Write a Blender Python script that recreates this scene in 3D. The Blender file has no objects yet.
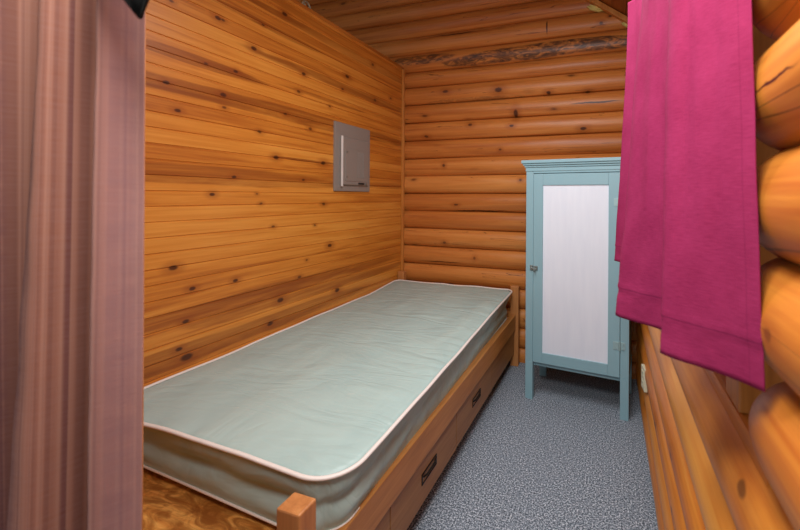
import bpy, bmesh, math, random
from mathutils import Vector, Matrix, noise
R = math.radians
S = bpy.context.scene
C = S.collection
random.seed(7)

# ------------------------------------------------------------------ helpers
def link(name, bm, mats, parent=None, smooth=False):
    me = bpy.data.meshes.new(name)
    bmesh.ops.recalc_face_normals(bm, faces=bm.faces)
    bm.to_mesh(me); bm.free()
    if not isinstance(mats, (list, tuple)): mats = [mats]
    for m in mats: me.materials.append(m)
    if smooth:
        for p in me.polygons: p.use_smooth = True
    o = bpy.data.objects.new(name, me); C.objects.link(o)
    if parent: o.parent = parent
    return o
def struct(name, bm, mats, smooth=False):
    o = link(name, bm, mats, None, smooth); o['kind'] = 'structure'; return o
def tag(o, label, cat, group=None):
    o['label'] = label; o['category'] = cat
    if group: o['group'] = group
    return o
def thing(name, label, cat, loc=(0,0,0), rz=0, group=None):
    o = bpy.data.objects.new(name, None); C.objects.link(o)
    o.empty_display_size = .05
    o.location = loc; o.rotation_euler = (0,0,rz)
    return tag(o, label, cat, group)
def add_box(bm, lo, hi, bev=0, M=None, seg=2):
    b = bmesh.new()
    bmesh.ops.create_cube(b, size=1)
    lo = Vector(lo); hi = Vector(hi)
    for v in b.verts:
        v.co = Vector([(lo[i]+hi[i])/2 + v.co[i]*(hi[i]-lo[i]) for i in range(3)])
    if bev: bmesh.ops.bevel(b, geom=b.edges[:], offset=bev, segments=seg, affect='EDGES', profile=.5)
    if M: bmesh.ops.transform(b, matrix=M, verts=b.verts)
    me = bpy.data.meshes.new('t'); b.to_mesh(me); b.free(); bm.from_mesh(me); bpy.data.meshes.remove(me)
    return bm
def box(lo, hi, bev=.002, M=None):
    return add_box(bmesh.new(), lo, hi, bev, M)
def add_tube(bm, pts, r, n=8, closed=False, flat=1.0):
    pts = [Vector(p) for p in pts]; N = len(pts); rings = []
    for i, p in enumerate(pts):
        a = pts[(i-1) % N] if (closed or i) else p
        b = pts[(i+1) % N] if (closed or i < N-1) else p
        t = (b-a).normalized()
        up = Vector((0,0,1)) if abs(t.z) < .95 else Vector((1,0,0))
        s = t.cross(up).normalized(); u = s.cross(t)
        rings.append([bm.verts.new(p + s*math.cos(k*2*math.pi/n)*r + u*math.sin(k*2*math.pi/n)*r*flat) for k in range(n)])
    for i in range(N if closed else N-1):
        A = rings[i]; B = rings[(i+1) % N]
        for k in range(n): bm.faces.new((A[k], A[(k+1)%n], B[(k+1)%n], B[k]))
    if not closed:
        bm.faces.new(rings[0]); bm.faces.new(rings[-1])
    return bm
def cr(P, t):                                    # catmull-rom through P, t in 0..1
    n = len(P)-1; x = min(max(t*n, 0), n-1e-6); i = int(x); f = x-i
    p0 = P[max(i-1,0)]; p1 = P[i]; p2 = P[i+1]; p3 = P[min(i+2,n)]
    return .5*((2*p1)+(p2-p0)*f+(2*p0-5*p1+4*p2-p3)*f*f+(3*p1-p0-3*p2+p3)*f**3)
def ns(x, y, z, s=1): return noise.noise(Vector((x*s, y*s, z*s)))

# ------------------------------------------------------------------ materials
def srgb(r, g, b):
    f = lambda c: (c/255/12.92) if c/255 <= .04045 else ((c/255+.055)/1.055)**2.4
    return (f(r), f(g), f(b), 1)
class NT:
    def __init__(s, name):
        s.m = bpy.data.materials.new(name); s.m.use_nodes = True
        s.t = s.m.node_tree; s.p = s.t.nodes['Principled BSDF']
    def n(s, typ, **kw):
        nd = s.t.nodes.new(typ)
        for k, v in kw.items(): setattr(nd, k, v)
        return nd
    def l(s, a, b): s.t.links.new(a, b)
    def math(s, op, a, b=None, c=None):
        nd = s.n('ShaderNodeMath', operation=op)
        for i, v in enumerate((a, b, c)):
            if v is None: continue
            if isinstance(v, (int, float)): nd.inputs[i].default_value = v
            else: s.l(v, nd.inputs[i])
        return nd.outputs[0]
    def vm(s, op, a, b=None):
        nd = s.n('ShaderNodeVectorMath', operation=op)
        for i, v in enumerate((a, b)):
            if v is None: continue
            if isinstance(v, (tuple, list)): nd.inputs[i].default_value = v
            else: s.l(v, nd.inputs[i])
        return nd
    def ramp(s, fac, stops, interp='LINEAR'):
        nd = s.n('ShaderNodeValToRGB'); cr_ = nd.color_ramp; cr_.interpolation = interp
        while len(cr_.elements) < len(stops): cr_.elements.new(.5)
        for e, (p, c) in zip(cr_.elements, stops): e.position = p; e.color = c if len(c) == 4 else (*c, 1)
        s.l(fac, nd.inputs[0]); return nd.outputs[0]
    def noise(s, vec, scale, detail=4, rough=.5, dist=0):
        nd = s.n('ShaderNodeTexNoise'); nd.inputs['Scale'].default_value = scale
        nd.inputs['Detail'].default_value = detail; nd.inputs['Roughness'].default_value = rough
        nd.inputs['Distortion'].default_value = dist
        s.l(vec, nd.inputs['Vector']); return nd
    def mix(s, fac, a, b, mode='MIX'):
        nd = s.n('ShaderNodeMix', data_type='RGBA', blend_type=mode)
        for sock, v in ((nd.inputs[0], fac), (nd.inputs[6], a), (nd.inputs[7], b)):
            if isinstance(v, (int, float, tuple)): sock.default_value = v
            else: s.l(v, sock)
        return nd.outputs[2]
    def bump(s, h, strength=.3, dist=.002):
        nd = s.n('ShaderNodeBump'); nd.inputs['Strength'].default_value = strength
        nd.inputs['Distance'].default_value = dist
        s.l(h, nd.inputs['Height']); s.l(nd.outputs[0], s.p.inputs['Normal'])

def wood(name, light, mid, dark, axis='y', grain=1.0, rough=.42, idx=None, var=.35, marks=(), streaks=(), coat=.12, knots=0, gmix=.55, contrast=1.0, wob=.04, mottle=False, streakcol=(132,72,30), fine=.25, cracks=0):
    """axis: the grain's direction in object space; idx=(axis, pitch, origin): board index for per-board colour."""
    w = NT(name)
    tc = w.n('ShaderNodeTexCoord'); co = tc.outputs['Object']
    sep = w.n('ShaderNodeSeparateXYZ'); w.l(co, sep.inputs[0])
    ax = {'x':0,'y':1,'z':2}
    base = co
    rnd = None
    if idx:
        q = w.math('FLOOR', w.math('DIVIDE', w.math('SUBTRACT', sep.outputs[ax[idx[0]]], idx[2]), idx[1]))
        wn = w.n('ShaderNodeTexWhiteNoise', noise_dimensions='1D'); w.l(q, wn.inputs['W']); rnd = wn.outputs['Value']
        off = w.n('ShaderNodeCombineXYZ')
        w.l(w.math('MULTIPLY', rnd, 37.0), off.inputs[0]); w.l(w.math('MULTIPLY', rnd, 11.0), off.inputs[1]); w.l(w.math('MULTIPLY', rnd, 5.0), off.inputs[2])
        base = w.vm('ADD', co, off.outputs[0]).outputs[0]
    sc = [1,1,1]; sc[ax[axis]] = .07
    v = w.vm('MULTIPLY', base, tuple(sc)).outputs[0]
    g1 = w.noise(v, 26*grain, 5, .6, 1.2).outputs[0]
    sc2 = [1,1,1]; sc2[ax[axis]] = .025
    v2 = w.vm('MULTIPLY', base, tuple(sc2)).outputs[0]
    g2 = w.noise(v2, 130*grain, 3, .55, .4).outputs[0]
    sc3 = [1,1,1]; sc3[ax[axis]] = .3
    g3 = w.noise(w.vm('MULTIPLY', base, tuple(sc3)).outputs[0], 5*grain, 2, .5).outputs[0]
    f = w.math('ADD', w.math('MULTIPLY', g1, gmix), w.math('ADD', w.math('MULTIPLY', g2, fine), w.math('MULTIPLY', g3, .6-fine)))
    if rnd is not None:
        f = w.math('ADD', f, w.math('MULTIPLY', w.math('SUBTRACT', rnd, .5), var))
    c0 = .57
    col = w.ramp(f, [(max(c0-.22/contrast,0), light), (c0, mid), (min(c0+.22/contrast,1), dark)])
    if cracks:
        sk = [1,1,1]; sk[ax[axis]] = .05
        ck = w.noise(w.vm('MULTIPLY', base, tuple(sk)).outputs[0], cracks, 2, .5, .8).outputs[0]
        ce = w.math('LESS_THAN', w.math('ABSOLUTE', w.math('SUBTRACT', ck, .62)), .0035)
        col = w.mix(w.math('MULTIPLY', ce, .65), col, tuple(srgb(84,42,18)))
    # hand placed heartwood streaks and knots (real features of the boards)
    nz = w.noise(co, 9, 3, .6)
    wv = w.vm('MULTIPLY', w.vm('SUBTRACT', nz.outputs['Color'], (.5,.5,.5)).outputs[0], (wob,wob,wob)).outputs[0]
    cw = w.vm('ADD', co, wv).outputs[0]
    nz2 = w.noise(w.vm('MULTIPLY', co, tuple([1 if i != ax[axis] else .12 for i in range(3)])).outputs[0], 14, 3, .5)
    wv2 = w.vm('MULTIPLY', w.vm('SUBTRACT', nz2.outputs['Color'], (.5,.5,.5)).outputs[0], (.04,.04,.04)).outputs[0]
    cs = w.vm('ADD', co, wv2).outputs[0]
    def field(lst, cc, soft):
        out = None
        for (c, r, k) in lst:
            d = w.vm('SUBTRACT', cc, tuple(c)).outputs[0]
            d = w.vm('MULTIPLY', d, tuple([0 if x == 0 else 1/x for x in r])).outputs[0]
            ln = w.vm('LENGTH', d).outputs['Value']
            mr = w.n('ShaderNodeMapRange', interpolation_type='SMOOTHSTEP')
            mr.inputs[1].default_value = 1; mr.inputs[2].default_value = soft
            mr.inputs[3].default_value = 0; mr.inputs[4].default_value = k
            w.l(ln, mr.inputs[0])
            out = mr.outputs[0] if out is None else w.math('MAXIMUM', out, mr.outputs[0])
        return out
    if streaks:
        fs = field(streaks, cs, .8)
        if mottle:
            mo_ = w.noise(w.vm('MULTIPLY', co, (.35,1,1)).outputs[0], 26, 5, .65, 1.5).outputs[0]
            fs = w.math('MULTIPLY', fs, w.ramp(mo_, [(.38, (0,0,0)), (.5, (.7,.7,.7)), (.6, (1,1,1))]))
        else:
            fs = w.math('MULTIPLY', fs, w.ramp(g1, [(.3, (.35,.35,.35)), (.62, (1,1,1))]))
        col = w.mix(fs, col, tuple(srgb(*streakcol)))
    if knots:
        vo = w.n('ShaderNodeTexVoronoi'); vo.inputs['Scale'].default_value = knots
        sk = [1,1,1]; sk[ax[axis]] = .42
        w.l(w.vm('MULTIPLY', w.vm('ADD', base, wv).outputs[0], tuple(sk)).outputs[0], vo.inputs['Vector'])
        sv = w.n('ShaderNodeSeparateColor'); w.l(vo.outputs['Color'], sv.inputs[0])
        pick = w.math('GREATER_THAN', sv.outputs[0], .5)
        rad = w.math('MULTIPLY', vo.outputs['Distance'], 1.0)
        a = w.ramp(rad, [(.0, (1,1,1)), (.045, (.9,.9,.9)), (.10, (.25,.25,.25)), (.2, (0,0,0))])
        col = w.mix(w.math('MULTIPLY', w.math('MULTIPLY', a, pick), .85), col, tuple(srgb(78,34,12)))
    if marks:
        halo = field([(c, [x*3.0 for x in r], k*.5) for (c, r, k) in marks if k < 1], cw, .3)
        if halo is not None: col = w.mix(halo, col, tuple(srgb(140,66,18)))
        col = w.mix(field(marks, cw, .45), col, tuple(srgb(66,27,10)))
    w.l(col, w.p.inputs['Base Color'])
    w.p.inputs['Roughness'].default_value = rough
    w.p.inputs['Coat Weight'].default_value = coat; w.p.inputs['Coat Roughness'].default_value = .3
    w.p.inputs['Specular IOR Level'].default_value = .35
    w.bump(w.math('ADD', g1, w.math('MULTIPLY', g2, .5)), .12, .002)
    return w.m
def plain(name, col, rough=.5, metal=0, spec=.5, bumpscale=0, bumpk=.1, varscale=0, vark=.1, coat=0):
    w = NT(name); w.p.inputs['Base Color'].default_value = col
    w.p.inputs['Roughness'].default_value = rough; w.p.inputs['Metallic'].default_value = metal
    w.p.inputs['Specular IOR Level'].default_value = spec; w.p.inputs['Coat Weight'].default_value = coat
    tc = w.n('ShaderNodeTexCoord').outputs['Object']
    nz = w.noise(tc, varscale or 12, 4, .6)
    c2 = tuple([x*(1-vark) for x in col[:3]]+[1])
    w.l(w.mix(nz.outputs[0], c2, tuple([min(1, x*(1+vark)) for x in col[:3]]+[1])), w.p.inputs['Base Color'])
    if bumpscale: w.bump(w.noise(tc, bumpscale, 4).outputs[0], bumpk, .002)
    return w.m

# plank wall: knots and dark streaks, (x ignored, y, z)
XW = -1.66
KN = [(165.5,84.4,3),(223,96.7,3),(224,109,2.2),(177,112.6,3),(259.5,133,2.2),(276,159,3),(323,164,3),(234,178.5,2.5),(303,181,1.8),(212,196,2.6),(257,195,1.3),(261,205,1.8),
 (324,205,2.2),(273.5,228,1.8),(315,226,1.4),(285,115,2),(310,130,2.2),(298,93,2.2),(303,75,2.4),(205,65,2),(329.5,107.5,1.6),(174,270,3.8),(193,290.6,3),(236,282,2.6),(330,246.5,2.6),
 (307,261,1.4),(300,278,2.2),(281,301,3.6),(186.5,323,3),(187.5,359,5.5),(180,351,3),(271,325,3.2),(338,291,3),(283.5,15,3),(262,26,1.8),(253,50,3),(346.6,77.4,2.6),(372,65.5,2),
 (390,99,1.6),(374.5,101,2.2),(342,90,1.8),(235,73,2.4),(217,20,3),(222,22,2),(170,3,2)]
def pix_left(u, v):                              # where a mark seen in the photo sits on the plank wall
    a = (u-490)/374; dx = -.3055+.952*a; dy = .952+.3055*a; d = XW/dx
    return (dy*d, 1.25+(197-v)/374*d, d/374)
marksL = []
for (u, v, r) in KN:
    y, z, s = pix_left(u, v); marksL.append(((XW, y, z), (0, r*s*1.4, r*s*.85), .9 if r > 2.3 else .75))
streakL = [((XW,y,z),(0,ry,rz),k) for (y,z,ry,rz,k) in [
 (1.05,1.815,.45,.024,.75),(2.2,1.962,.95,.026,.75),(1.75,1.69,1.5,.042,.8),(2.2,2.205,1.1,.026,.75),(1.4,1.335,1.0,.048,.62),(2.3,1.33,.8,.03,.5),
 (1.5,.757,1.3,.038,.62),(1.3,.60,1.1,.05,.7),(2.1,.69,.9,.03,.6),(1.72,1.457,.26,.009,.9),(1.5,2.11,.4,.02,.6),(1.35,.70,.3,.03,.5),(1.9,1.84,.4,.012,.6),(1.3,2.27,.8,.02,.45)]]
M_plank = wood('pine_planks', srgb(220,150,64), srgb(204,128,46), srgb(172,96,30), 'y', .6, .42, ('z', .0605, 1.205), .20, marksL, streakL, coat=.18, wob=.012, fine=.45, streakcol=(126,62,18), contrast=1.25)

def pix_back(u, v, Y=2.77):
    a = (u-490)/374; dx = -.3055+.952*a; dy = .952+.3055*a; d = Y/dy
    return (dx*d, 1.25+(197-v)/374*d, d/374)
mb = []
for (u, v, rx, rz, k) in [(498,90,5,3,.9),(548,92,3,2,.9),(515,113,3,5,.9),(583,128,4,2.2,.9),(511,126,3,1.6,.9),(595,102,30,1.2,1),(480,211,42,.8,1),(470,125,3,2,.8),(444,166,2,2,.8),(426,137,3,1.5,.8),
    (445,92,4,2,.8),(587,91,3,2,.8),(600,23,2.5,2,.8),(609,16,2,1.2,.9),(546,27,1,9,1),(445,243,2.5,1.5,.7),(475,258,2,2,.6),(456,205,3,1.3,.8),(500,150,2,1.5,.7),(440,262,30,.6,1),(520,180,2,1.5,.8),(455,34,30,1.0,.9),(400,146,3,1.5,.8)]:
    x, z, s = pix_back(u, v); mb.append(((x, 2.77, z), (rx*s, 0, rz*s), k))
sb = []
for (u, v, rx, rz, k) in [(540,50,100,8,1.0),(590,44,60,7,1.0),(490,58,60,5,.9),(420,60,40,5,.9),(470,100,60,3,.4)]:
    x, z, s = pix_back(u, v); sb.append(((x, 2.77, z), (rx*s, 0, rz*s), k))
M_logb = wood('back_logs', srgb(214,142,72), srgb(198,122,56), srgb(168,92,38), 'x', .5, .42, ('z', .1475, .691), .22, mb, sb, coat=.12, mottle=True, streakcol=(84,52,32), fine=.35, cracks=16, knots=7, wob=.02)
marksR = [((.19,y,z),(0,ry,rz),k) for (y,z,ry,rz,k) in [(.80,.735,.035,.02,.6),(.64,.60,.03,.016,.6),(.62,.84,.02,.013,.7),(1.6,.36,.03,.014,.6),(.5,1.10,.014,.012,.5),(.50,1.385,.07,.003,1),(.9,.47,.03,.012,.7),(1.2,.5,.02,.014,.5)]]
M_logr = wood('window_wall_logs', srgb(228,160,72), srgb(214,134,50), srgb(188,102,34), 'y', .7, .42, ('z', .148, -.016), .2, marksR, (), coat=.15, fine=.4, cracks=12, knots=5, gmix=.6)
M_trim = wood('honey_trim', srgb(214,150,78), srgb(196,126,56), srgb(160,92,36), 'z', 1, .45)
M_trimy = wood('honey_trim_long', srgb(204,136,62), srgb(184,112,44), srgb(150,84,30), 'y', 1, .45)
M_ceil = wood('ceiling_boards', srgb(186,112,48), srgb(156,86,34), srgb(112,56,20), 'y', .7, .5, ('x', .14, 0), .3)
M_bed = wood('bed_oak', srgb(206,148,84), srgb(188,126,66), srgb(158,98,48), 'y', 1.2, .42, coat=.15)
M_bedp = wood('bed_post_wood', srgb(206,146,88), srgb(190,126,72), srgb(162,100,54), 'z', 1.2, .42, coat=.15)
M_draw = wood('drawer_wood', srgb(178,130,78), srgb(158,108,60), srgb(128,84,44), 'y', 1.2, .45)
M_deck = wood('bed_deck', srgb(252,208,130), srgb(242,182,96), srgb(214,142,66), 'x', 1.5, .4, streaks=[((0,-1.0,.36),(.9,.4,.2),.85)], mottle=True, streakcol=(140,78,26), gmix=.8)

w = NT('floor_speckle'); tc = w.n('ShaderNodeTexCoord').outputs['Object']
a = w.noise(tc, 150, 2, .6).outputs[0]; b = w.noise(tc, 330, 2, .6).outputs[0]
f = w.math('ADD', w.math('MULTIPLY', a, .6), w.math('MULTIPLY', b, .4))
w.l(w.ramp(f, [(.40, srgb(40,48,58)), (.47, srgb(104,116,128)), (.53, srgb(138,150,162)), (.60, srgb(226,232,240))]), w.p.inputs['Base Color'])
w.p.inputs['Roughness'].default_value = .75; w.bump(f, .2, .002); M_floor = w.m

M_teal = plain('teal_paint', srgb(140,178,188), .42, spec=.4, bumpscale=60, bumpk=.05, varscale=5, vark=.04)
w = NT('white_panel_paint'); tc = w.n('ShaderNodeTexCoord').outputs['Object']
v = w.vm('MULTIPLY', tc, (1,1,.12)).outputs[0]
n1 = w.noise(v, 22, 4, .6).outputs[0]
w.l(w.ramp(n1, [(.3, srgb(222,230,242)), (.7, srgb(230,237,247))]), w.p.inputs['Base Color']); w.p.inputs['Roughness'].default_value = .5
w.bump(n1, .04, .002); M_white = w.m
M_hinge = plain('painted_metal', srgb(160,190,192), .35, .3)
M_metal = plain('old_metal', srgb(150,160,158), .4, .9)
M_gmetal = plain('grey_panel_paint', srgb(142,134,127), .42, .1, bumpscale=0, vark=.03)
M_black = plain('black_cloth', srgb(16,16,14), .9, spec=.1, varscale=40)
M_hand = plain('dark_bronze', srgb(46,38,32), .35, .7)
M_ivory = plain('ivory_plastic', srgb(222,220,190), .4)
M_darkslot = plain('dark_slot', srgb(30,26,22), .7)
M_foam = plain('foam', srgb(214,202,120), .9, bumpscale=80, bumpk=.6, varscale=30, vark=.3)
M_pipe = plain('cream_piping', srgb(232,224,216), .5, varscale=30, vark=.06)
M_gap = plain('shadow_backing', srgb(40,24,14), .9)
M_greycable = plain('pale_cable', srgb(170,165,140), .6)
M_pole = plain('pole_wood', srgb(150,96,48), .45)

w = NT('mattress_vinyl'); tc = w.n('ShaderNodeTexCoord').outputs['Object']
n1 = w.noise(w.vm('MULTIPLY', tc, (1,.45,1)).outputs[0], 4, 3, .5, 1.5).outputs[0]
n2 = w.noise(tc, 900, 2, .5).outputs[0]
w.l(w.ramp(n1, [(.3, srgb(164,190,186)), (.7, srgb(176,200,194))]), w.p.inputs['Base Color'])
w.p.inputs['Roughness'].default_value = .43; w.p.inputs['Specular IOR Level'].default_value = .5
rot = w.n('ShaderNodeMapping'); rot.inputs['Rotation'].default_value = (0,0,R(-62)); rot.inputs['Scale'].default_value = (.45,1.7,1); w.l(tc, rot.inputs['Vector'])
n3 = w.noise(rot.outputs[0], 5, 3, .45, .8).outputs[0]
rd = w.math('ABSOLUTE', w.math('SUBTRACT', n3, .5))
w.bump(w.math('ADD', w.math('MULTIPLY', rd, 1.0), w.math('ADD', w.math('MULTIPLY', n1, .4), w.math('MULTIPLY', n2, .002))), .40, .05); M_matt = w.m

def cloth(name, colfn, rough=.85, trans=.15):
    w = NT(name); uv = w.n('ShaderNodeUVMap').outputs[0]
    col = colfn(w, uv); w.l(col, w.p.inputs['Base Color']); w.p.inputs['Roughness'].default_value = rough
    w.p.inputs['Specular IOR Level'].default_value = .2
    w.p.inputs['Sheen Weight'].default_value = .0; w.p.inputs['Sheen Roughness'].default_value = .5
    wa = w.noise(w.vm('MULTIPLY', uv, (60, 500, 1)).outputs[0], 1, 2).outputs[0]
    wb = w.noise(w.vm('MULTIPLY', uv, (500, 90, 1)).outputs[0], 1, 2).outputs[0]
    w.bump(w.math('ADD', wa, wb), .35, .001)
    tr = w.n('ShaderNodeBsdfTranslucent'); w.l(col, tr.inputs[0])
    mx = w.n('ShaderNodeMixShader'); mx.inputs[0].default_value = trans
    w.l(w.p.outputs[0], mx.inputs[1]); w.l(tr.outputs[0], mx.inputs[2])
    w.l(mx.outputs[0], w.t.nodes['Material Output'].inputs[0])
    return w.m
def mag(w, uv):
    wa = w.noise(w.vm('MULTIPLY', uv, (70, 620, 1)).outputs[0], 1, 3, .6).outputs[0]
    wb = w.noise(w.vm('MULTIPLY', uv, (14, 14, 1)).outputs[0], 1, 3, .6).outputs[0]
    f = w.math('ADD', w.math('MULTIPLY', wa, .6), w.math('MULTIPLY', wb, .4))
    col = w.ramp(f, [(.3, srgb(134,28,70)), (.7, srgb(164,48,94))])
    sp = w.n('ShaderNodeSeparateXYZ'); w.l(uv, sp.inputs[0])
    st = w.math('LESS_THAN', w.math('ABSOLUTE', w.math('SUBTRACT', sp.outputs[1], .055)), .0011)
    st2 = w.math('LESS_THAN', w.math('ABSOLUTE', w.math('SUBTRACT', sp.outputs[0], .016)), .0008)
    return w.mix(w.math('MULTIPLY', w.math('ADD', st, w.math('MULTIPLY', st2, .5)), .45), col, tuple(srgb(92,10,50)))
M_mag = cloth('magenta_cloth', mag, .85, .12)
def stripe(w, uv):
    sp = w.n('ShaderNodeSeparateXYZ'); w.l(uv, sp.inputs[0])
    nd = w.n('ShaderNodeTexNoise', noise_dimensions='1D'); w.l(sp.outputs[0], nd.inputs['W']); nd.inputs['Scale'].default_value = 75; nd.inputs['Detail'].default_value = 4
    col = w.ramp(nd.outputs[0], [(.34, srgb(138,86,68)), (.47, srgb(164,108,86)), (.56, srgb(176,124,102)), (.68, srgb(120,68,58))])
    wa = w.noise(w.vm('MULTIPLY', uv, (20, 260, 1)).outputs[0], 1, 2, .6).outputs[0]
    # crinkled darker stripes
    wide = w.n('ShaderNodeTexNoise', noise_dimensions='1D'); w.l(sp.outputs[0], wide.inputs['W']); wide.inputs['Scale'].default_value = 16; wide.inputs['Detail'].default_value = 0
    wf = w.ramp(wide.outputs[0], [(.56, (0,0,0)), (.62, (1,1,1))])
    cr2 = w.noise(w.vm('MULTIPLY', uv, (10, 45, 1)).outputs[0], 1, 2, .6).outputs[0]
    col = w.mix(w.math('MULTIPLY', wf, w.math('MULTIPLY', cr2, .9)), col, tuple(srgb(112,66,66)))
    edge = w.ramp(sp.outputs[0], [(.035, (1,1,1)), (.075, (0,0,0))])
    col = w.mix(w.math('MULTIPLY', edge, .22), col, tuple(srgb(196,170,180)))  # pale rim light painted into the cloth along its free side
    return w.mix(w.math('MULTIPLY', wa, .25), col, tuple(srgb(180,150,150)))
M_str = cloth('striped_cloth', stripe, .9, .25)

# ------------------------------------------------------------------ setting
def roof(x): return 2.578 - .74*x
b = bmesh.new(); add_box(b, (-3.5,-1.6,-.1), (.45,2.95,0)); struct('floor', b, M_floor)

# back wall of stacked half-round logs
seams = [-.05,.10,.248,.396,.543,.691,.838,.985,1.132,1.277,1.423,1.568,1.716,1.865,2.014,2.16,2.287,2.44,2.585,2.73,2.875,3.02,3.165,3.31,3.46,3.6,3.75,3.9,4.05,4.2,4.35,4.5,4.65,4.8,4.95,5.1]
def logface(seams, fn, s0, s1, ns_, per=12, top=None, bulge=.04):
    """grid of half round logs; fn(s, z, depth) -> position; depth 0 at the crown of a log, bulge in the seam"""
    bm = bmesh.new(); rows = []
    for k in range(len(seams)-1):
        za, zb = seams[k], seams[k+1]
        for t in (0, .012, .03, .06, .11, .18, .27, .38, .5, .62, .73, .82, .89, .94, .97, .988):
            rows.append((k, za, zb, t))
    rows.append((len(seams)-2, seams[-2], seams[-1], 1.0))
    V = []
    for (k, za, zb, t) in rows:
        line = []
        for i in range(ns_+1):
            s = s0+(s1-s0)*i/ns_
            wob = .010*ns(s*.9, za*7, 3.1)
            z = za+(zb-za)*t + wob*.7
            h = (t*2-1)
            dep = bulge*(1-math.sqrt(max(0, 1-.90*h*h)))/(1-math.sqrt(.10)) + (.022 if abs(h) > .985 else .004 if abs(h) > .97 else 0)
            dep += .006*ns(s*1.5, za*5, 9.3) + .0025*ns(s*6, z*12, 1.3)
            if top: z = min(z, top(s))
            line.append(bm.verts.new(fn(s, z, dep)))
        V.append(line)
    for a in range(len(V)-1):
        for i in range(ns_):
            bm.faces.new((V[a][i], V[a][i+1], V[a+1][i+1], V[a+1][i]))
    return bm
b = logface(seams, lambda s, z, d: (s, 2.762+d, z), -3.5, .30, 150, top=roof)
add_box(b, (-3.5,2.83,-.05), (.30,2.93,2.3))
bb = bmesh.ops.bisect_plane  # (backing above follows the roof)
o = struct('wall_back', b, M_logb, smooth=True)
o.modifiers.new('e', 'EDGE_SPLIT').split_angle = R(50)

# left partition: tongue and groove planks, real grooves
b = bmesh.new(); P = .0605; zs = []
z = 1.205-P*20; zs.append((0.0, 0)); k = 0
while z < 2.315:
    if z > .01:
        dp = .004
        zs += [(z-.0036, 0), (z-.0009, dp), (z+.0009, dp), (z+.0036, 0)]
    z += P; k += 1
zs.append((2.315, 0))
ny = 60; V = []
for (z, dp) in zs:
    V.append([b.verts.new((XW-dp+.0012*ns(.48+2.3*i/ny, z, 2, 1.5), .46+(2.80-.46)*i/ny, z)) for i in range(ny+1)])
for a in range(len(V)-1):
    for i in range(ny): b.faces.new((V[a][i], V[a][i+1], V[a+1][i+1], V[a+1][i]))
add_box(b, (XW-.11, .46, 0), (XW-.012, 2.80, 2.313))
struct('wall_left', b, M_plank)
struct('trim_1', box((XW-.115,.46,2.313), (XW+.006,2.775,2.333), .003), M_trimy)
struct('trim_2', box((XW,2.742,0), (XW+.022,2.765,2.31), .003), M_trim)     # corner strip

# outer walls that close the loft beyond the partition
struct('wall_loft', box((-3.6,-1.6,0), (-3.5,2.95,5.1), 0), M_logb)

# doorway wall left of the opening, planked, with its jamb
b = bmesh.new()
for i in range(38):
    add_box(b, (-1.66,.425,i*P), (-.830,.445,(i+1)*P-.001), .0015)
add_box(b, (-1.66,.428,0), (-.830,.442,2.315))
struct('wall_front', b, M_plank)
struct('trim_3', box((-.829,.408,0), (-.811,.46,2.32), .002), M_trim)

# right log wall with the window opening
PR = .148; Z0 = -.016
def right_logs():
    bm = bmesh.new()
    def log(k, y0, y1, r0=False, r1=False, cut=None):
        za = Z0+k*PR; zc = za+PR/2; rad = .083; xc = .175+rad+.0
        n = 56; L = []
        steps = max(8, int((y1-y0)/(.01 if k == 6 else .02)))
        for i in range(steps+1):
            y = y0+(y1-y0)*i/steps; sc = 1.0
            for flag, e in ((r0, y-y0), (r1, y1-y)):
                if flag and cut and e < .15:
                    q = 1-e/.15; sc = min(sc, math.sqrt(max(0.0, 1-q**2.2))*.8+.2)
                elif flag and not cut and e < .06:
                    q = 1-e/.06; sc = min(sc, math.sqrt(max(0.0, 1-q**2.4))*.8+.2)
            w1 = .006*ns(y*1.1, k*3.3, 5.5)
            ring = []
            for j in range(n):
                an = 2*math.pi*j/n
                rr = (rad*sc)*(1+.025*ns(math.cos(an)*1.2+k*5, math.sin(an)*1.2, y*2.2))
                zz = zc-(rad*(1-sc)*.9 if cut else 0)+math.sin(an)*rr; xx = xc-.002+w1-math.cos(an)*rr
                ring.append(bm.verts.new((xx, y, zz)))
            L.append(ring)
        for i in range(steps):
            for j in range(n): bm.faces.new((L[i][j], L[i][(j+1)%n], L[i+1][(j+1)%n], L[i+1][j]))
        bm.faces.new(L[0]); bm.faces.new(L[-1])
    for k in range(0, 16):
        if k == 6:
            log(k, -1.6, .67, r1=True, cut=1); log(k, 1.42, 2.84)
        elif k >= 7 and k <= 13:
            log(k, -1.6, .655, r1=True)
            log(k, 1.40, 2.84)
        else:
            log(k, -1.6, 2.84)
    add_box(bm, (.235,-1.6,0), (.34,.62,2.36)); add_box(bm, (.235,1.38,0), (.34,2.8,2.36)); add_box(bm, (.235,.62,0), (.34,1.38,.875)); add_box(bm, (.235,.62,2.06), (.34,1.38,2.36))
    return bm
struct('wall_right', right_logs(), M_logr, smooth=True)

struct('trim_5', box((.203,.585,.80), (.30,1.42,.893), .008), M_logr)     # hewn sill
# window: frame boards, glass
b = bmesh.new()
add_box(b, (.205,.715,.895), (.335,.79,2.05), .003)
add_box(b, (.205,1.31,.895), (.335,1.38,2.05), .003)
add_box(b, (.235,.79,.893), (.335,1.31,.93), .003)
add_box(b, (.205,.79,1.99), (.335,1.31,2.05), .003)
struct('window_1', b, M_trim)
w = NT('window_glass'); w.p.inputs['Base Color'].default_value = (.95,.97,1,1); w.p.inputs['Roughness'].default_value = .02; w.p.inputs['Transmission Weight'].default_value = 1
w.p.inputs['IOR'].default_value = 1.1
g = struct('window_2', box((.295,.79,.94), (.299,1.31,1.99), 0), w.m)

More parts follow.
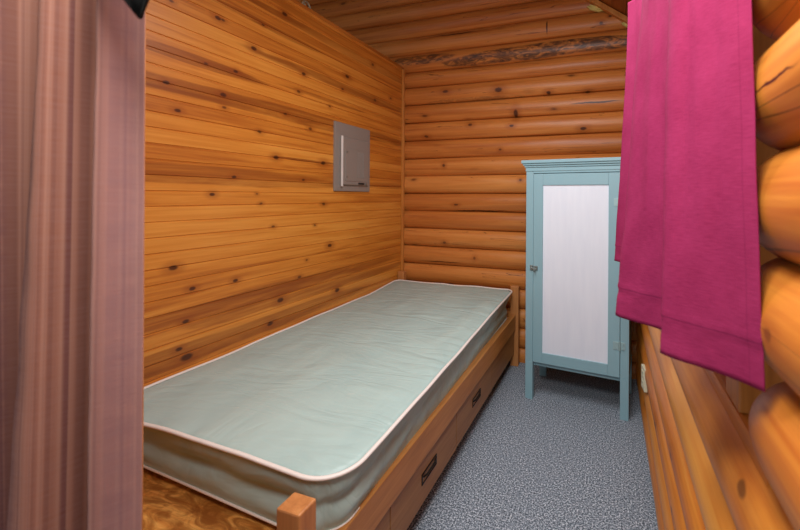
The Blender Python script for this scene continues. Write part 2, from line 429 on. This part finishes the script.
# sloping roof underside
b = bmesh.new(); th = math.atan(.74)
vs = []
for x in (.40, -3.6):
    for y in (-1.6, 2.95):
        vs.append((x, y, roof(x)+.004))
n_ = 26
for i in range(n_):
    xa = .40-4.0*i/n_; xb = .40-4.0*(i+1)/n_+.004
    q = [b.verts.new((x, y, roof(x)+dz)) for x in (xa, xb) for y in (-1.6, 2.95) for dz in (.0, .03)]
    for f in ((0,1,3,2),(4,5,7,6),(0,1,5,4),(2,3,7,6),(0,2,6,4),(1,3,7,5)): b.faces.new([q[j] for j in f])
q = [b.verts.new((x, y, roof(x)+dz)) for x in (.42,-3.6) for y in (-1.6, 2.95) for dz in (.02, .12)]
for f in ((0,1,3,2),(4,5,7,6),(0,1,5,4),(2,3,7,6),(0,2,6,4),(1,3,7,5)): b.faces.new([q[j] for j in f])
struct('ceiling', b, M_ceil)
# rake trim along the roof line on the back wall
Mr = Matrix.Translation((-.02,2.742,roof(-.02)-.028)) @ Matrix.Rotation(th, 4, 'Y')
struct('trim_4', box((-3.6,-.02,-.016), (.24,.02,.016), .003, Mr), M_trim)

# foam tufts squeezed out under the roof trim
def tuft(cx, cz, lx, lz, rot, label):
    bm = bmesh.new(); bmesh.ops.create_icosphere(bm, subdivisions=4, radius=1)
    for v in bm.verts:
        n0 = ns(*v.co, 2.2); v.co = v.co*(1+.35*n0); v.co = Vector((v.co.x*lx, v.co.y*.022, v.co.z*lz))
    bmesh.ops.transform(bm, matrix=Matrix.Rotation(rot, 4, 'Y'), verts=bm.verts)
    o = link('foam_tuft', bm, M_foam, smooth=True); o.location = (cx, 2.768, cz)
    tag(o, label, 'insulation'); return o
tuft(-.105, 2.600, .060, .022, th*.6, 'ragged yellow foam insulation under upper part of the diagonal roof trim')
tuft(.098, 2.452, .034, .010, th, 'thin pale foam strip between diagonal roof trim and magenta curtain')

# ------------------------------------------------------------------ bed
bed = thing('storage_bed', 'honey brown wooden single bed with square posts and drawers underneath', 'bed', (-1.15,1.7,0))
O = Vector(bed.location)
def bx(name, lo, hi, mat, bev=.003, parent=bed, off=O):
    return link(name, box(Vector(lo)-off, Vector(hi)-off, bev), mat, parent)
for (x0, x1, y0, y1, zt) in ((-.668,-.606,.615,.664,.59),(-.70,-.638,2.69,2.735,.59),(-1.655,-1.60,.615,.664,.59),(-1.655,-1.60,2.69,2.735,.635)):
    bx('post', (x0,y0,0), (x1,y1,zt), M_bedp, .004)
# side rail (slightly skewed so it meets both posts)
def skew(bm, y0, dx0, y1, dx1):
    for v in bm.verts: v.co.x += dx0+(dx1-dx0)*(v.co.y-y0)/(y1-y0)
b = box((-.690,.664,.272), (-.652,2.69,.382), .003)
skew(b, .664, .002, 2.69, -.006); bmesh.ops.transform(b, matrix=Matrix.Translation(-O), verts=b.verts)
link('side_rail', b, M_bed, bed)
bx('side_rail', (-1.65,.664,.272), (-1.615,2.69,.368), M_bed)
bx('end_rail', (-1.60,.622,.243), (-.676,.655,.366), M_bed)
bx('end_rail', (-1.60,2.70,.243), (-.70,2.73,.40), M_bed)
b = bmesh.new()
for i in range(12):
    add_box(b, Vector((-1.612,.658+i*.1695,.335))-O, Vector((-.692,.658+(i+1)*.1695-.003,.360))-O, .002)
link('bed_deck', b, M_deck, bed)
bx('drawer_box', (-1.60,.66,.095), (-.722,2.688,.30), M_draw, .001)
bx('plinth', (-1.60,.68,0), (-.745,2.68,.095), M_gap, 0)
ys = [.67, 1.068, 1.627, 2.19, 2.685]
for i in range(4):
    y0 = (.668, 1.045, 1.591, 2.139)[i]; y1 = (1.042, 1.588, 2.136, 2.687)[i]; dx = -.001-.002*i
    d = bx('drawer', (-.715,y0+.002,.094), (-.661+dx,y1-.002,.268), M_draw, .002)
    if i == 3: break
    yc = (y0+y1)/2; zc = .189; x = -.661+dx
    hb = bmesh.new()
    add_box(hb, Vector((x-.003,yc-.062,zc-.021))-O, Vector((x+.003,yc+.062,zc-.016))-O, .001)
    add_box(hb, Vector((x-.003,yc-.062,zc+.016))-O, Vector((x+.003,yc+.062,zc+.021))-O, .001)
    add_box(hb, Vector((x-.003,yc-.062,zc-.021))-O, Vector((x+.003,yc-.056,zc+.021))-O, .001)
    add_box(hb, Vector((x-.003,yc+.056,zc-.021))-O, Vector((x+.003,yc+.062,zc+.021))-O, .001)
    add_tube(hb, [Vector((x+.002,yc-.05,zc+.006))-O, Vector((x+.008,yc-.035,zc+.006))-O, Vector((x+.008,yc+.035,zc+.006))-O, Vector((x+.002,yc+.05,zc+.006))-O], .004, 8)
    h = link('drawer_handle', hb, M_hand, d); h['label'] = 'dark recessed handle'

# ------------------------------------------------------------------ mattress
def outline(n, x0, x1f, x1n, y0, y1, rn, rf):
    """rounded rectangle; right side runs from x1n (near) to x1f (far)"""
    pts = []
    def arc(cx, cy, r, a0, a1, m=14):
        return [(cx+r*math.cos(R(a0+(a1-a0)*i/m)), cy+r*math.sin(R(a0+(a1-a0)*i/m))) for i in range(m+1)]
    def line(a, b, m): return [(a[0]+(b[0]-a[0])*i/m, a[1]+(b[1]-a[1])*i/m) for i in range(1, m)]
    A = arc(x0+.06, y0+.06, .06, 180, 270); B = arc(x1n-rn, y0+rn, rn, 270, 360); D = arc(x1f-rf, y1-rf, rf, 0, 90); E = arc(x0+.05, y1-.05, .05, 90, 180)
    return A+line(A[-1], B[0], 30)+B+line(B[-1], D[0], 66)+D+line(D[-1], E[0], 30)+E+line(E[-1], A[0], 66)
zb, zt = .366, .555
OL = outline(0, -1.655, -.672, -.628, .745, 2.665, .11, .07)
NP = len(OL); cx = -1.15; cy = 1.70
OL = [(x, y+(.05*(-.65-x) if y < 1.2 else 0)*(1.2-y)/.45) for (x, y) in OL]
def nrm(i):
    a = Vector(OL[(i-1)%NP]); c = Vector(OL[(i+1)%NP]); t = (c-a).normalized(); return Vector((t.y, -t.x))
def fix(x, y): return max(x, -1.656)
def topz(x, y):
    e = ns(x*1.6+y*.7, y*1.1, 4.4)*.009 + ns(x*5+y*3.5, y*2.2-x*2, 7.7)*.0045 + abs(ns(x*3-y*1.5, y*3.1+x*2, 1.1))*-.006
    return zt - .009 + .022*max(0, y-1.3)/1.35 + e - .024*min(1, max(0, (-1.1-x)/.5))*(1 if y < 2.3 else max(0, (2.66-y)/.36))
mo = Vector((cx, cy, zb))
b = bmesh.new(); rings = []
# sides from bottom to top
sidepts = {}
for j in range(25):
    t = j/24; ring = []
    for i in range(NP):
        x, y = OL[i]; n2 = nrm(i)
        s = i*.028
        near = max(0, 1-(y-.7)/.5) ; right = 1 if n2.x > .5 else 0
        belly = math.sin(math.pi*t)
        wr = .010*ns(s*1.4, t*2.5, 2.0)+.012*ns(x*4+y*5-t*1.6, t*1.3+y*2, 6.0)*belly
        ins = -.016*(1-t) + (-.006*belly + wr*belly*1.9) - .011*math.exp(-((t-.50-.16*ns(s*.7,1,1))/.12)**2)
        if right: ins += -.020*(1-t)**1.0
        z = zb+(topz(x, y)-zb)*t
        z += (.014*ns(s*.8, 0, 3.0)+.010)*(1-t)*(1 if y < .9 else .3)
        px, py = x+n2.x*ins, y+n2.y*ins
        ring.append(b.verts.new(Vector((fix(px, py), min(py, 2.672), z))-mo))
    rings.append(ring)
# top, rings towards the middle line
for j in range(1, 23):
    q = 1-(j/22)**1.0
    ring = []
    for i in range(NP):
        x, y = OL[i]
        yy = min(max(y, cy-.45), cy+.45)
        ax_, ay_ = (cx+.02*(yy-cy)*0, yy)
        px = ax_+(x-ax_)*q; py = ay_+(y-ay_)*q
        if j == 22: px += 0
        edge = min(1, (1-q)*8)
        ring.append(b.verts.new(Vector((px, py, topz(px, py)+.008*edge))-mo))
    rings.append(ring)
for j in range(len(rings)-1):
    for i in range(NP):
        b.faces.new((rings[j][i], rings[j][(i+1)%NP], rings[j+1][(i+1)%NP], rings[j+1][i]))
b.faces.new(list(reversed(rings[0])))
bmesh.ops.remove_doubles(b, verts=b.verts, dist=.0004)
mat = thing('mattress', 'pale green vinyl mattress with cream piping lying on the wooden bed', 'mattress', mo)
m_ = link('mattress_cover', b, M_matt, mat, smooth=True)
b = bmesh.new()
pt = []
for i in range(NP):
    x, y = OL[i]; n2 = nrm(i); pt.append(Vector((fix(x+n2.x*.001, y)+.003, min(y+n2.y*.001, 2.67), topz(x, y)+.003))-mo)
add_tube(b, pt, .0068, 8, True, .75)
link('piping', b, M_pipe, mat, smooth=True)['label'] = 'cream piping'
b = bmesh.new(); pt = []
for i in range(NP):
    x, y = OL[i]; n2 = nrm(i); right = 1 if n2.x > .5 else 0
    ins = -.014-.020*right
    s = i*.028
    z = zb+.006+(.014*ns(s*.8, 0, 3.0)+.010)*(1 if y < .9 else .3)
    pt.append(Vector((fix(x+n2.x*ins, y)+.002, min(y+n2.y*ins, 2.67), z))-mo)
add_tube(b, pt, .0034, 8, True)
link('piping', b, M_pipe, mat, smooth=True)['label'] = 'cream piping'

# ------------------------------------------------------------------ cabinet
rz = math.atan2(2.228-2.287, .603)
cab = thing('wardrobe_cabinet', 'tall teal painted cabinet with white door panel standing on four legs', 'cabinet', (-.497,2.287,0), rz)
W = .606; D = .36
def cb(name, lo, hi, mat=M_teal, bev=.002, parent=cab): return link(name, box(lo, hi, bev), mat, parent)
for (x, y) in ((0,0),(W-.047,0),(0,D-.04),(W-.047,D-.04)):
    cb('leg', (x,y,0), (x+.047,y+.04,.235))
for s in (0, 1):
    x = s*(W-.047)
    cb('corner_post', (x,0,.235), (x+.047,.04,1.41))
cb('side_panel', (.004,.04,.20), (.024,D,1.41)); cb('side_panel', (W-.024,.04,.20), (W-.004,D,1.41))
cb('back_panel', (.024,D-.012,.235), (W-.024,D,1.41))
cb('bottom_panel', (.024,.035,.235), (W-.024,D-.012,.255))
cb('bottom_rail', (.047,.024,.205), (W-.047,.04,.245))
cb('top_rail', (.047,0,1.398), (W-.047,.035,1.43))
b = bmesh.new()
for (e, z0, z1) in ((.004,1.41,1.434),(.010,1.434,1.446),(.018,1.446,1.458),(.026,1.458,1.478)):
    add_box(b, (-e,-e,z0), (W+e,D+.002,z1), .003)
link('crown_moulding', b, M_teal, cab)
dx0, dx1, dz0, dz1 = .049, W-.049, .236, 1.394
px0, px1, pz0, pz1 = .108, .492, .300, 1.324
b = bmesh.new()
add_box(b, (dx0,-.004,dz0), (px0,.018,dz1), .002); add_box(b, (px1,-.004,dz0), (dx1,.018,dz1), .002)
add_box(b, (px0,-.004,dz0), (px1,.018,pz0), .002); add_box(b, (px0,-.004,pz1), (px1,.018,dz1), .002)
door = link('door', b, M_teal, cab)
pn = link('door_panel', box((px0-.004,.003,pz0-.004), (px1+.004,.012,pz1+.004), 0), M_white, door); pn['label'] = 'white painted door panel'
b = bmesh.new(); zc = .815                       # turn latch
add_box(b, (.028,-.006,zc-.016), (.046,.001,zc+.016), .002); add_box(b, (.052,-.010,zc-.014), (.078,-.003,zc+.014), .002)
add_tube(b, [(.034,-.010,zc), (.066,-.012,zc-.004)], .0045, 8); add_tube(b, [(.062,-.004,zc-.004), (.062,-.026,zc-.006)], .006, 10)
add_box(b, (.054,-.030,zc-.014), (.070,-.024,zc+.002), .002)
link('latch', b, M_metal, door)['label'] = 'worn metal latch'
for zc in (.415, 1.225):
    b = bmesh.new()
    add_box(b, (W-.085,-.007,zc-.022), (W-.054,-.003,zc+.022), .001); add_box(b, (W-.044,-.003,zc-.022), (W-.020,.001,zc+.022), .001)
    add_tube(b, [(W-.049,-.006,zc-.026), (W-.049,-.006,zc+.026)], .0045, 8)
    for (qx, qz) in ((-.07,.013),(-.07,-.013),(-.03,.013),(-.03,-.013)): add_tube(b, [(W+qx,-.009,zc+qz), (W+qx,.0,zc+qz)], .003, 8)
    link('hinge', b, M_hinge, door)
cb('white_patch', (W-.075,-.0015,1.412), (W-.04,.0,1.424), plain('matte_white', srgb(235,238,240), .7), 0)  # small flat white rectangle on the top rail

# ------------------------------------------------------------------ breaker panel
pb = thing('breaker_panel', 'grey metal electrical breaker panel mounted flat on the plank wall', 'electrical panel', (XW,2.12,1.503))
def pp(name, lo, hi, bev=.002, parent=pb, mat=M_gmetal): return link(name, box(lo, hi, bev), mat, parent)
pp('backplate', (-.004,-.180,-.221), (.012,.180,.221), .003)
b = bmesh.new()
add_box(b, (.010,-.126,-.180), (.026,.145,.130), .006); 
door = link('panel_door', b, M_gmetal, pb)
b = bmesh.new()
add_box(b, (.0255,-.10,-.155), (.0285,.125,.057), .002)
for yy in (.025,.04,.055,.07,.085): add_box(b, (.028,yy-.003,-.13), (.031,yy+.003,.045), .001)

link('door_rib', b, M_gmetal, door)
b = bmesh.new(); add_tube(b, [(.022,-.126,-.19), (.022,-.126,.134)], .008, 10)
link('door_edge', b, plain('edge_highlight', srgb(205,200,194), .3, 0), door)['label'] = 'bent metal edge with painted highlight'  # highlight on the door's edge painted as a pale colour
pp('latch', (.027,.03,-.172), (.034,.09,-.162), .002, door, M_darkslot)
for (yy, zz) in ((-.085,.035),(-.085,-.125),(.115,-.168)):
    b = bmesh.new(); add_tube(b, [(.02,yy,zz), (.032,yy,zz)], .006, 12); link('screw', b, M_metal, door)

# ------------------------------------------------------------------ outlet on the log wall
ol = thing('wall_outlet', 'small ivory power outlet low on the log wall beside the cabinet', 'outlet', (.170,2.08,.322), R(8))
link('cover_plate', box((-.004,-.036,-.058), (.012,.036,.058), .003), M_ivory, ol)
link('outlet_box', box((.010,-.028,-.048), (.06,.028,.048), .002), M_ivory, ol)
for zz in (.024,-.024):
    b = bmesh.new(); add_box(b, (-.0065,-.016,zz-.014), (-.003,.016,zz+.014), .0015); f_ = link('socket', b, M_ivory, ol)
    b = bmesh.new(); add_box(b, (-.0072,-.008,zz-.002), (-.006,-.006,zz+.008)); add_box(b, (-.0072,.006,zz-.002), (-.006,.008,zz+.006)); link('slot', b, M_darkslot, f_)

# ------------------------------------------------------------------ magenta curtain by the window
def curtain(top, hem, z_top, z_hem, nu, nv, power, detail, uvflip=False):
    bm = bmesh.new(); uvl = bm.loops.layers.uv.new('UVMap'); G = []; U = []
    T = [Vector(p) for p in top]; H = [Vector(p) for p in hem]
    arc = [0.0]
    for i in range(1, nu+1): arc.append(arc[-1]+(cr(H, i/nu)-cr(H, (i-1)/nu)).length)
    for j in range(nv+1):
        t = j/nv; row = []
        for i in range(nu+1):
            s = i/nu; f = t**power
            p = cr(T, s).lerp(cr(H, s), f)
            a = cr(T, max(0,s-.01)).lerp(cr(H, max(0,s-.01)), f); c = cr(T, min(1,s+.01)).lerp(cr(H, min(1,s+.01)), f)
            tg = (c-a).normalized(); nn = Vector((tg.y, -tg.x))
            zh = z_hem(s) if callable(z_hem) else z_hem
            z = z_top+(zh-z_top)*t
            p = p+nn*detail(arc[i], z, zh)
            row.append(bm.verts.new((p.x, p.y, z)))
        G.append(row)
    for j in range(nv):
        for i in range(nu):
            f = bm.faces.new((G[j][i], G[j][i+1], G[j+1][i+1], G[j+1][i]))
            zh0 = z_hem(i/nu) if callable(z_hem) else z_hem
            for lp, (ii, jj) in zip(f.loops, ((i,j),(i+1,j),(i+1,j+1),(i,j+1))):
                zh = z_hem(ii/nu) if callable(z_hem) else z_hem
                lp[uvl].uv = (arc[ii], (z_top+(zh-z_top)*jj/nv)-zh)
    return bm
hem = [(.176,.520),(.150,.545),(.115,.566),(.078,.592),(.072,.612),(.105,.660),(.085,.705),(.045,.735),(.012,.768),(.040,.800),(.10,.84),(.075,.92),(.11,1.0),(.08,1.12),(.11,1.24),(.06,1.36),(.018,1.43)]
top = [(.158,.548),(.135,.570),(.122,.600),(.108,.620),(.100,.645),(.098,.675),(.082,.705),(.074,.735),(.068,.768),(.080,.810),(.12,.86),(.09,.95),(.13,1.03),(.09,1.12),(.13,1.24),(.10,1.36),(.060,1.43)]
def det(a, z, zh):
    h = z-zh
    e = .006*ns(a*11, z*1.6, 1.0)+.0075*ns(a*24, z*1.1, 6.0)*min(1, h*4)+.0030*ns(a*22+z*4, z*9, 5.0)
    e += .0035*ns(a*30, z*1.2, 8)*min(1, max(0, (z-1.15)*2))
    e -= .0014*math.exp(-((h-.055)/.004)**2)
    if h < .055: e += .0008+.0016*ns(a*40, z*50, 3)
    return e
b = curtain(top, hem, 1.95, 1.022, 260, 130, 1.6, det)
cu = thing('magenta_curtain', 'magenta linen curtain hanging in loose folds in front of the window', 'curtain', (.10,.9,1.02))
co_ = link('cloth', b, M_mag, cu, smooth=True); co_.location = (-.10,-.9,-1.02)
so = co_.modifiers.new('s', 'SOLIDIFY'); so.thickness = .0018
b = bmesh.new(); add_tube(b, [(.105,.48,1.965), (.105,1.52,1.965)], .011, 14)
rod = link('curtain_rod', b, M_pole, smooth=True); tag(rod, 'wooden rod above the window carrying the magenta curtain', 'curtain rod')
b = bmesh.new()
for yy in (.50,1.50):
    b = box((.10,yy-.008,1.945), (.20,yy+.008,1.957), .002); link('rod_bracket', b, M_hand, rod)

# ------------------------------------------------------------------ striped curtain at the doorway
hem = [(-.533,.300),(-.548,.280),(-.570,.262),(-.592,.292),(-.622,.325),(-.642,.315),(-.640,.280),(-.650,.235),(-.685,.215),(-.73,.235),(-.775,.270),(-.80,.310),(-.83,.270),(-.86,.225),(-.89,.23)]
top = [(-.532,.300),(-.544,.286),(-.556,.272),(-.568,.285),(-.582,.320),(-.598,.325),(-.615,.285),(-.635,.265),(-.660,.290),(-.690,.345),(-.712,.335),(-.730,.27),(-.750,.245),(-.770,.26),(-.785,.29)]
def det2(a, z, zh): return .004*ns(a*12, z*1.3, 2.0)+.0015*ns(a*40, z*.8, 4.0)+.0015*ns(a*18, z*14, 7.0)
b = curtain(top, hem, 1.98, .03, 240, 90, 1.1, det2)
cu = thing('striped_curtain', 'brown and mauve striped curtain hanging in folds at the left doorway', 'curtain', (-.70,.30,.03))
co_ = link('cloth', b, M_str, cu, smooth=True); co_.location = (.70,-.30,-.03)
so = co_.modifiers.new('s', 'SOLIDIFY'); so.thickness = .0015
b = bmesh.new(); add_tube(b, [(-1.0,.30,1.99), (.235,.30,1.99)], .011, 14)
rod = link('curtain_rod', b, M_pole, smooth=True); tag(rod, 'wooden rod across the doorway carrying the striped curtain', 'curtain rod')

# black cloth hung over the doorway rod, its corner pointing down in front of the striped curtain
b = bmesh.new(); N = 26; TH = .0025
cxn = -.4248; yb = .235
def tri(u, v):   # u -1..1 across, v 0 (tip) .. 1 (rod)
    wl = .012+v*.5*.34; 
    z = 1.4155+v*(2.003-1.4155)
    half_l = min(.10, v*.62); half_r = min(.06, v*.36)
    x = cxn+(u*half_r if u > 0 else u*half_l)
    y = yb+.010*math.sin(u*6)*min(1,v*2)*(1-v**4)-.006*math.cos(u*3)*v + .065*v**14
    return (x, y, z)
V = [[b.verts.new(tri(-1+2*i/N, max(.004, j/N))) for i in range(N+1)] for j in range(N+1)]
for j in range(N):
    for i in range(N): b.faces.new((V[j][i], V[j][i+1], V[j+1][i+1], V[j+1][i]))
bc = link('black_cloth', b, M_black, smooth=True); so = bc.modifiers.new('s', 'SOLIDIFY'); so.thickness = TH
tag(bc, 'black cloth with a pointed corner hanging over the striped curtain top', 'cloth')

# pale cable loop on top of the plank partition
b = bmesh.new()
pts = [(-1.70, 1.755+.032*math.cos(t), 2.341+.045*max(0, math.sin(t))) for t in [k*math.pi/12 for k in range(13)]]
pts += [(-1.70+.01*k, 1.72-.004*k, 2.340) for k in range(1, 5)]
add_tube(b, pts, .006, 8)
cbl = link('cable_loop', b, M_greycable, smooth=True)
tag(cbl, 'pale loop of cable lying on top edge of the plank wall', 'cable')

# ------------------------------------------------------------------ light
wd = bpy.data.worlds.new('world'); S.world = wd; wd.use_nodes = True
bg = wd.node_tree.nodes['Background']; bg.inputs[0].default_value = (.74,.88,1.0,1); bg.inputs[1].default_value = .7
def area(name, loc, tgt, size, power, col=(1,1,1)):
    l = bpy.data.lights.new(name, 'AREA'); l.energy = power; l.size = size; l.color = col; l.shape = 'DISK'
    o = bpy.data.objects.new(name, l); C.objects.link(o); o.location = loc
    o.rotation_euler = (Vector(tgt)-Vector(loc)).to_track_quat('-Z', 'Y').to_euler(); return o
area('front_fill', (-.14,.12,1.90), (-.7,1.5,.5), .4, 14.5, (1,.98,.96))  # unseen fill added to brighten the mattress front and nearby curtains
area('alcove_lamp', (-.45,1.15,2.26), (-.55,1.6,0), .9, 20, (.97,.98,1))
# ------------------------------------------------------------------ camera
cd = bpy.data.cameras.new('camera'); cam = bpy.data.objects.new('camera', cd); C.objects.link(cam); S.camera = cam
cam.location = (0,0,1.25)
cam.rotation_euler = (Matrix.Rotation(math.atan2(.3055,.952), 3, 'Z') @ Matrix.Rotation(R(90), 3, 'X') @ Matrix.Rotation(R(.35), 3, 'Z')).to_euler()
cd.sensor_width = 36; cd.lens = 374/800*36; cd.shift_x = -90/800; cd.shift_y = -68/800
cd.clip_start = .02
cd.dof.use_dof = True; cd.dof.focus_distance = 1.9; cd.dof.aperture_fstop = 4.5
S.view_settings.view_transform = 'Standard'; S.view_settings.look = 'None'; S.view_settings.exposure = .12; S.view_settings.gamma = 1
